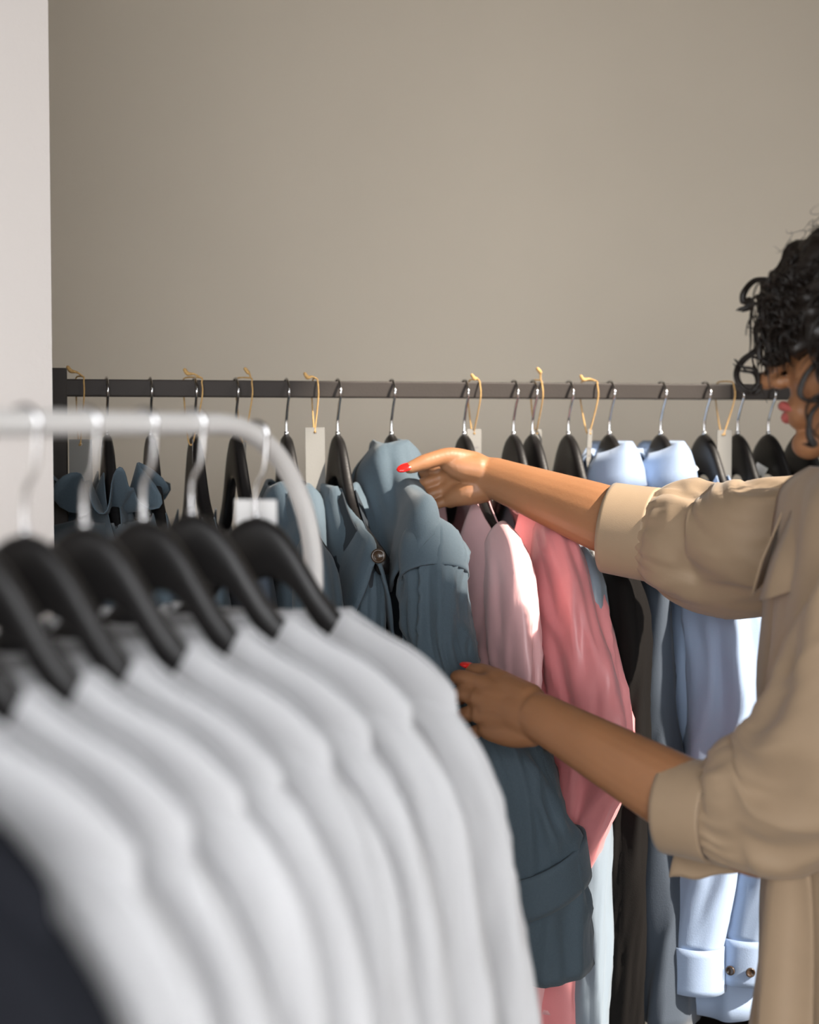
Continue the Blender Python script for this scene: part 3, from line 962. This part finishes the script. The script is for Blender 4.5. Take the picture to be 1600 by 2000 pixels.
def hand(EL, W, mcps, fingers, thumb, wr=.026, thenar=None, r=.0088, tn=None):
    dW = W - EL
    dW /= np.linalg.norm(dW)
    pm = sum(mcps) / len(mcps)
    mb.add(*capsule([W - dW * .07, W - dW * .02, W * .7 + pm * .3, W * .35 + pm * .65], [.0275, .0275, .0255, .020], 18, 12, (np.cross(ZV, dW) / np.linalg.norm(np.cross(ZV, dW)), 0.80)))
    for m in mcps:
        mid = W * .45 + m * .55
        mb.add(*capsule([W, mid, m], [.019, .0145, .0118], 12, 10))
    for a, b in zip(mcps[:-1], mcps[1:]):
        mb.add(*capsule([W * .55 + a * .45, W * .15 + (a * .5 + b * .5) * .85, (a + b) / 2 + (W - a) * .06], [.016, .0135, .0095], 10, 8))
    for m, pts, k, nn in fingers:
        finger(m, pts, r * k, nn)
    mb.add(*capsule([W, thumb[0]], [.022, .017], 14, 6))
    if thenar is not None:
        mb.add(*capsule(thenar[0], thenar[1], 14, 10))
    q = catmull(np.array(thumb), 20)
    mb.add(*capsule(q, np.interp(np.linspace(0, 1, 20), [0, .3, .55, .8, 1], [.0165, .013, .0112, .0108, .0082]), 14))
    d = q[-1] - q[-4]
    nails.append((q[-1], d / np.linalg.norm(d), tn, .0090))

# right hand: palm toward the viewer, thumb along the top on the collar, fingers behind it
r_m = [at(874, 906, 2.222), at(868, 931, 2.220), at(870, 956, 2.216), at(880, 976, 2.210)]
r_f = [
    (r_m[0], [at(842, 917, 2.222), at(818, 929, 2.245), at(816, 944, 2.272)], 1.0, None),
    (r_m[1], [at(832, 943, 2.218), at(808, 953, 2.245), at(808, 966, 2.275)], 1.03, None),
    (r_m[2], [at(836, 968, 2.214), at(813, 978, 2.242), at(814, 989, 2.270)], 1.0, None),
    (r_m[3], [at(852, 986, 2.208), at(831, 993, 2.232), at(832, 1001, 2.252)], .86, None)]
r_t = [at(925, 905, 2.195), at(880, 892, 2.185), at(842, 899, 2.175), at(800, 914, 2.165)]
hand(RE, RW, r_m, r_f, r_t, r=.0078, thenar=([at(935, 918, 2.19), at(898, 912, 2.188), at(876, 902, 2.188)], [.021, .018, .014]), tn=np.array([-0.15, -0.75, 0.65]))
mb.add(*capsule([at(945, 955, 2.195), at(912, 962, 2.195), at(885, 972, 2.205)], [.019, .018, .013], 14, 8))
# left hand: back toward the viewer, gripping the sleeve between thumb and fingers
l_m = [at(944, 1335, 1.872), at(934, 1364, 1.866), at(938, 1396, 1.864), at(952, 1424, 1.866)]
l_f = [
    (l_m[0], [at(912, 1324, 1.885), at(893, 1322, 1.905), at(896, 1330, 1.925)], 1.02, None),
    (l_m[1], [at(905, 1356, 1.885), at(890, 1360, 1.912), at(900, 1366, 1.935)], 1.05, None),
    (l_m[2], [at(912, 1394, 1.885), at(902, 1400, 1.915), at(914, 1402, 1.935)], 1.0, None),
    (l_m[3], [at(930, 1428, 1.885), at(922, 1432, 1.91), at(932, 1434, 1.925)], .86, None)]
l_t = [at(1012, 1352, 1.855), at(975, 1328, 1.872), at(950, 1316, 1.895), at(922, 1308, 1.912)]
hand(LE, LW, l_m, l_f, l_t, thenar=([at(1030, 1372, 1.84), at(990, 1345, 1.862)], [.023, .018]), tn=np.array([0.1, -0.2, 1.0]))
mb.add(*capsule([at(1040, 1425, 1.832), at(1000, 1430, 1.846), at(960, 1425, 1.862)], [.020, .018, .014], 14, 8))

body = mb.obj('body', M['skin'])
md = body.modifiers.new('join', 'REMESH')
md.mode = 'VOXEL'
md.voxel_size = 0.0022
md.use_smooth_shade = True
sm = body.modifiers.new('soften', 'SMOOTH')
sm.factor = 0.5
sm.iterations = 5
dg = bpy.context.evaluated_depsgraph_get()
me = bpy.data.meshes.new_from_object(body.evaluated_get(dg))
old = body.data
body.modifiers.clear()
body.data = me
bpy.data.meshes.remove(old)
if not me.materials:
    me.materials.append(M['skin'])
me.polygons.foreach_set('use_smooth', [True] * len(me.polygons))
me.transform(Matrix.Translation((-TW[0], -TW[1], 0)))
body.parent = person

def pl_(vs_):
    return [np.asarray(v) - np.array([TW[0], TW[1], 0]) for v in vs_]
def ppart(name, vf, mat, solid=0.0, parent=None, smooth=True):
    return mesh_obj(name, pl_(vf[0]), vf[1], mat, parent or person, smooth, solid)

for tip, d, nn, r in nails:
    nn = nn - d * np.dot(nn, d)
    nn /= np.linalg.norm(nn)
    sd = np.cross(d, nn)
    c = tip + nn * r * 0.45 + d * r * 0.75
    ppart('fingernail', ellipsoid(c, (d * r * 1.35, sd * r * 0.78, nn * r * 0.42), 16, 10), M['nail'])
# face details
lb = MB()
lb.add(*capsule([hp(.088, -.022, -.066), hp(.0985, -.008, -.060), hp(.098, 0, -.0615), hp(.0985, .008, -.060), hp(.088, .022, -.066)], np.array([.003, .0055, .005, .0055, .003]), 10, 16))
lb.add(*capsule([hp(.088, -.020, -.069), hp(.096, 0, -.0735), hp(.088, .020, -.069)], np.array([.003, .0068, .003]), 10, 14))
ppart('lips', (lb.v, lb.f), M['lips'])
for s in (-1, 1):
    e = ppart('eye', ellipsoid(hp(.076, s * .031, .004), (hf * .012, hs * .0135, hu * .011), 16, 10), M['eye'])
    ppart('iris', ellipsoid(hp(.0862, s * .0312, .003), (hf * .002, hs * .0055, hu * .0055), 12, 8), M['iris'], parent=e)
    ppart('eyebrow', capsule([hp(.088, s * .015, .024), hp(.086, s * .032, .030), hp(.072, s * .048, .024)], [.003, .0032, .002], 8, 10), M['hair'])

# hair: a mass over the skull and hundreds of curls
hm = MB()
V, Fc = [], []
seg, rings = 64, 40
for i in range(rings + 1):
    ph = math.pi * min(max(i / rings, .01), .99)
    for j in range(seg):
        th = 2 * math.pi * j / seg
        dvec = np.array([math.sin(ph) * math.cos(th), math.sin(ph) * math.sin(th), math.cos(ph)])
        f, s, u = dvec
        R = np.array([.106, .100, .094])
        nz = mnoise.noise(Vector(tuple(dvec * 4.2))) * .18 + mnoise.noise(Vector(tuple(dvec * 9))) * .10
        pull = 1.0
        if f > 0.25 and u < 0.10:              # keep the face free
            pull = 1 - 0.45 * sstep(f, .25, .7) * sstep(-u, -.05, .32)
        elif f > 0:
            pull = 1 + .16 * f
        V.append(hp(*(np.array([-.022, 0, .045]) + dvec * R * (1 + nz) * pull)))
hm.add(V, [tuple(reversed(q)) for q in grid_faces(rings + 1, seg)])
for (cc, RR) in (((.054, 0, .028), (.054, .086, .054)), ((.012, .068, .0), (.044, .034, .075)), ((.012, -.068, .0), (.044, .034, .075))):
    V = []
    for i in range(25):
        ph = math.pi * min(max(i / 24, .02), .98)
        for j in range(40):
            th = 2 * math.pi * j / 40
            dv = np.array([math.sin(ph) * math.cos(th), math.sin(ph) * math.sin(th), math.cos(ph)])
            nz = 1 + mnoise.noise(Vector(tuple(dv * 3.1 + np.array(cc) * 60))) * .28 + mnoise.noise(Vector(tuple(dv * 8))) * .12
            V.append(hp(*(np.array(cc) + dv * np.array(RR) * nz)))
    hm.add(V, [tuple(reversed(q)) for q in grid_faces(25, 40)])
hair = ppart('hair', (hm.v, hm.f), M['hair'])
cm = MB()
rs = np.random.RandomState(5)
def curl(root, dirn, L, R, turns, rad, n=34, droop=0.6):
    dirn = dirn / np.linalg.norm(dirn)
    a = np.cross(dirn, ZV); a /= np.linalg.norm(a) + 1e-9
    b = np.cross(dirn, a)
    ph = rs.rand() * 6.28
    p = []
    for i in range(n):
        t = i / (n - 1)
        c = root + dirn * L * t * (1 - 0.25 * t) - ZV * droop * L * t * t
        rr = R * min(1, t * 3 + .15)
        an = ph + turns * 6.28 * t
        p.append(c + rr * (a * math.cos(an) + b * math.sin(an)))
    cm.add(*tube(p, rad * np.interp(np.linspace(0, 1, n), [0, .2, .8, 1], [1, 1, .8, .3]), 5))
cnt = 0
while cnt < 900:
    dv = rs.normal(size=3); dv /= np.linalg.norm(dv)
    f, s, u = dv
    if u < -.55 or (f > .35 and u < .18 and abs(s) < .75):
        continue
    root = hp(*(np.array([-.022, 0, .040]) + dv * np.array([.098, .090, .088])))
    d = hf * f + hs * s + hu * (u + .1) + rs.normal(size=3) * .35
    curl(root, d, rs.uniform(.025, .06), rs.uniform(.007, .014), rs.uniform(1.2, 2.4), rs.uniform(.0007, .0021), droop=rs.uniform(.3, 1.3))
    cnt += 1
# curls that fall over the brow and cheek
for k in range(190):
    s = rs.uniform(-.9, .9)
    root = hp(.082 + rs.uniform(-.02, .012), s * .075, .045 + rs.uniform(-.03, .04))
    curl(root, hf * rs.uniform(.5, 1.0) + hs * s * .5 - hu * rs.uniform(0.0, .5), rs.uniform(.02, .048), rs.uniform(.007, .013), rs.uniform(1.3, 2.4), rs.uniform(.0008, .002), droop=rs.uniform(.6, 1.2))
for k in range(140):
    sd = rs.choice([-1, 1])
    root = hp(.010 + rs.uniform(-.04, .03), sd * .078, .02 + rs.uniform(-.03, .03))
    curl(root, hs * sd * .5 - hu * rs.uniform(.5, 1.0) + hf * rs.uniform(-.1, .5), rs.uniform(.05, .09), rs.uniform(.007, .013), rs.uniform(1.5, 2.8), rs.uniform(.0008, .002), droop=.6)
# the two big loose ringlets before the face
def path_curl(pts, r, n=60):
    p = catmull(np.array(pts), n)
    for k in range(5):
        o = rs.normal(size=3) * .0016
        cm.add(*tube(p + o * np.linspace(.3, 1.3, n)[:, None], r * np.interp(np.linspace(0, 1, n), [0, .1, .85, 1], [.8, 1, .9, .3]), 5))
path_curl([at(1510, 545, 1.76), at(1475, 548, 1.76), at(1455, 570, 1.755), at(1455, 590, 1.755), at(1468, 585, 1.75), at(1466, 598, 1.75), at(1447, 606, 1.75)], .0022)
path_curl([at(1500, 600, 1.76), at(1475, 640, 1.76), at(1478, 680, 1.755), at(1450, 705, 1.755), at(1437, 730, 1.75), at(1448, 758, 1.745), at(1468, 768, 1.745), at(1481, 750, 1.745), at(1475, 728, 1.75), at(1450, 722, 1.755), at(1436, 708, 1.755)], .0018)
path_curl([at(1520, 640, 1.72), at(1490, 665, 1.72), at(1485, 700, 1.72), at(1510, 712, 1.72), at(1540, 705, 1.72)], .003)
path_curl([at(1600, 700, 1.67), at(1572, 735, 1.67), at(1562, 770, 1.67), at(1585, 782, 1.67), at(1610, 770, 1.67)], .0018)
path_curl([at(1610, 780, 1.66), at(1585, 810, 1.66), at(1582, 850, 1.66), at(1592, 870, 1.66), at(1575, 866, 1.665)], .0018)
co = mesh_obj('curls', pl_(cm.v), cm.f, M['hair'], hair)
co['kind'] = 'stuff'
fm = MB()
cm = fm
for k in range(150):
    dv = rs.normal(size=3); dv /= np.linalg.norm(dv)
    f, s, u = dv
    if u < -.2:
        continue
    root = hp(*(np.array([-.022, 0, .045]) + dv * np.array([.112, .104, .100])))
    curl(root, hf * f + hs * s + hu * u + rs.normal(size=3) * .4, rs.uniform(.02, .05), rs.uniform(.004, .010), rs.uniform(1, 2), .00035, droop=.1)
fo = mesh_obj('loose_hairs', pl_(fm.v), fm.f, M['hair'], hair)
fo['kind'] = 'stuff'

# ---- blouse: one garment part with sleeves, cuffs, collar
V = []
nz_, nt_ = 46, 110
prof = [(1.412, .060, .062, .0), (1.402, .105, .082, 0), (1.384, .170, .100, 0), (1.352, .205, .108, 0), (1.29, .196, .116, 0), (1.18, .182, .122, -.004), (1.08, .178, .118, -.004), (1.0, .180, .116, 0), (.90, .190, .118, .0), (.80, .200, .122, 0), (.68, .208, .128, 0)]
pq = catmull(np.array(prof), nz_)
def torso_pt(t, a, off=0.0):
    z, ry, rx, ox = [np.interp(t * (nz_ - 1), np.arange(nz_), pq[:, c]) for c in range(4)]
    fo_ = 0.010 * sstep(t, .1, .6) * (math.sin(7 * a + 4 * t) + .6 * math.sin(13 * a - 5 * t)) + 0.012 * sstep(t, .4, 1) * math.sin(17 * a)
    fo_ += 0.014 * sstep(t, .05, .3) * ridge(2.6 * math.cos(a) + z, 2.6 * math.sin(a) + 2.2 * z, 77) + off
    return (.512 + ox + (rx + fo_) * math.cos(a), 1.722 + (ry + fo_) * math.sin(a), z)
for i in range(nz_):
    for j in range(nt_):
        V.append(torso_pt(i / (nz_ - 1), 2 * math.pi * j / nt_))
bl = ppart('blouse', (V, [tuple(reversed(q)) for q in grid_faces(nz_, nt_)]), M['blouse'], 0.002)

def puff_sleeve(pts, r, seed, gather_end, dirn_axis, cuff_pts, cuff_r, fl=0.9, flap=None):
    n, seg = 64, 84
    rs_ = np.random.RandomState(seed)
    ph = rs_.rand(12) * 6.28
    q = catmull(np.hstack([np.array(pts), np.array(r)[:, None]]), n)
    V = []
    ax = np.asarray(dirn_axis, float)
    L = np.concatenate([[0], np.cumsum(np.linalg.norm(np.diff(q[:, :3], axis=0), axis=1))])
    for i in range(n):
        p = q[i, :3]
        t = q[min(i + 1, n - 1), :3] - q[max(i - 1, 0), :3]
        t /= np.linalg.norm(t)
        y = ax - t * np.dot(ax, t); y /= np.linalg.norm(y)
        x = np.cross(y, t)
        g_ = L[i]                        # distance from the cuff seam
        for j in range(seg):
            th = 2 * math.pi * j / seg
            gat = math.exp(-g_ / 0.028)
            pl = gat * min(1, .25 + g_ / .012) * (0.055 * math.sin(19 * th + ph[0] + 1.5 * math.sin(3 * th)) + 0.03 * math.sin(31 * th + ph[1]))
            big = (1 - math.exp(-g_ / 0.03)) * (0.055 * math.sin(3 * th + ph[2] + 26 * g_) + 0.045 * math.sin(5 * th + ph[3] - 22 * g_) + 0.03 * math.sin(8 * th + ph[4] + 14 * g_)
                  + 0.05 * math.sin(44 * g_ + ph[5] + 2.4 * math.sin(th + ph[6])) * (0.5 + 0.5 * math.sin(th + ph[7])))
            big += 0.11 * (1 - math.exp(-g_ / 0.05)) * ridge(1.3 * math.cos(th) + 5 * g_, 1.3 * math.sin(th) - 9 * g_, seed + 3)
            rr = q[i, 3] * (1 + pl + big)
            V.append(p + rr * math.cos(th) * x + fl * rr * math.sin(th) * y)
    sl = ppart('sleeve', (V, grid_faces(n, seg)), M['blouse'], 0.0015, bl)
    V = []
    m = 14
    cq = catmull(np.hstack([np.array(cuff_pts), np.array(cuff_r)[:, None]]), m)
    for i in range(m):
        p = cq[i, :3]
        t = cq[min(i + 1, m - 1), :3] - cq[max(i - 1, 0), :3]
        t /= np.linalg.norm(t)
        y = ax - t * np.dot(ax, t); y /= np.linalg.norm(y)
        x = np.cross(y, t)
        for j in range(64):
            th = 2 * math.pi * j / 64
            rr = cq[i, 3] * (1 + .012 * math.sin(3 * th + 1) + (0.05 * max(0, math.cos(th - 0.2)) ** 6 if flap else 0))
            V.append(p + rr * math.cos(th) * x + fl * rr * math.sin(th) * y)
    cf = ppart('cuff', (V, grid_faces(m, 64)), M['blouse'], 0.0028, bl)
    return sl, cf

puff_sleeve([at(1272, 1042, 2.06), at(1300, 1048, 2.05), at(1345, 1058, 2.03), at(1410, 1068, 2.0), at(1480, 1068, 1.95), at(1550, 1050, 1.915), at(1620, 1035, 1.885), at(1665, 1030, 1.86)],
            [.056, .066, .076, .080, .076, .074, .066, .045], 3, 0, (0.1, -1, 0), [at(1280, 1044, 2.059), at(1240, 1038, 2.072), at(1192, 1030, 2.088)], [.0600, .0590, .0582], 0.85)
puff_sleeve([at(1375, 1581, 1.709), at(1415, 1580, 1.70), at(1465, 1570, 1.685), at(1530, 1555, 1.665), at(1600, 1500, 1.64), at(1665, 1390, 1.61), at(1720, 1250, 1.585), at(1755, 1130, 1.57), np.array([.495, 1.62, 1.335])],
            [.0490, .060, .070, .080, .086, .084, .078, .070, .045], 8, 0, (0.1, -1, 0), [at(1404, 1588, 1.699), at(1362, 1580, 1.714), at(1310, 1571, 1.733)], [.0535, .0525, .0520], 0.95)
# hanging placket flap under the near cuff
fl_v = []
fa = catmull(np.array([at(1322, 1655, 1.745), at(1372, 1668, 1.735), at(1450, 1692, 1.71)]), 14)
fb = catmull(np.array([at(1308, 1712, 1.770), at(1375, 1713, 1.755), at(1462, 1700, 1.715)]), 14)
for i in range(8):
    t = i / 7
    for j in range(14):
        fl_v.append(fa[j] * (1 - t) + fb[j] * t + np.array([0, .006 * math.sin(3.1 * t), .0015 * math.sin(.9 * j)]))
ppart('cuff_flap', (fl_v, grid_faces(8, 14, False)), M['blouse'], 0.003, bl)
# front placket band and collar
pv = []
for i in range(44):
    t = .06 + .92 * i / 43
    for j in range(14):
        a = math.radians(160 + 52 * j / 13 + 4 * math.sin(5 * t))
        pv.append(torso_pt(t, a, 0.007 + (.006 if j in (0, 13) else 0.0) + .004 * math.sin(j * .7)))
ppart('placket', (pv, grid_faces(44, 14, False)), M['blouse'], 0.003, bl)
cv = []
for i, (o, z) in enumerate(((.0, -.02), (-.004, .012), (.0, .034), (.010, .038), (.026, .012), (.040, -.030), (.046, -.055))):
    for j in range(44):
        a = math.radians(180 + 10 + 340 * j / 43)
        pt = max(0, -math.cos(a)) ** 2
        cv.append((.512 + (.070 + o * (1 + .7 * pt)) * math.cos(a), 1.725 + (.074 + o) * math.sin(a), 1.385 + z * (1 + .5 * pt if z < 0 else 1) - .035 * pt))
ppart('collar', (cv, grid_faces(7, 44, False)), M['blouse'], 0.0025, bl)
# trousers and shoes
for s in (-1, 1):
    pts = [(.507, 1.72 + s * .07, .90), (.505, 1.72 + s * .09, .70), (.50, 1.72 + s * .098, .46), (.512, 1.72 + s * .10, .10)]
    ppart('trouser_leg', sleeve_mesh(pts, [.078, .080, .078, .075], [.084, .084, .080, .080], .05, 4, 40 + s, axis=(0, 1, 0)), M['trousers'], 0.002)
    a0 = np.array([.515, 1.72 + s * .10, .035])
    ppart('shoe', capsule([a0 + (.045, 0, 0), a0, a0 + (-.09, 0, .0), a0 + (-.165, 0, -.012)], [.036, .040, .040, .024], 18, 20, (ZV, .85)), M['leather'])
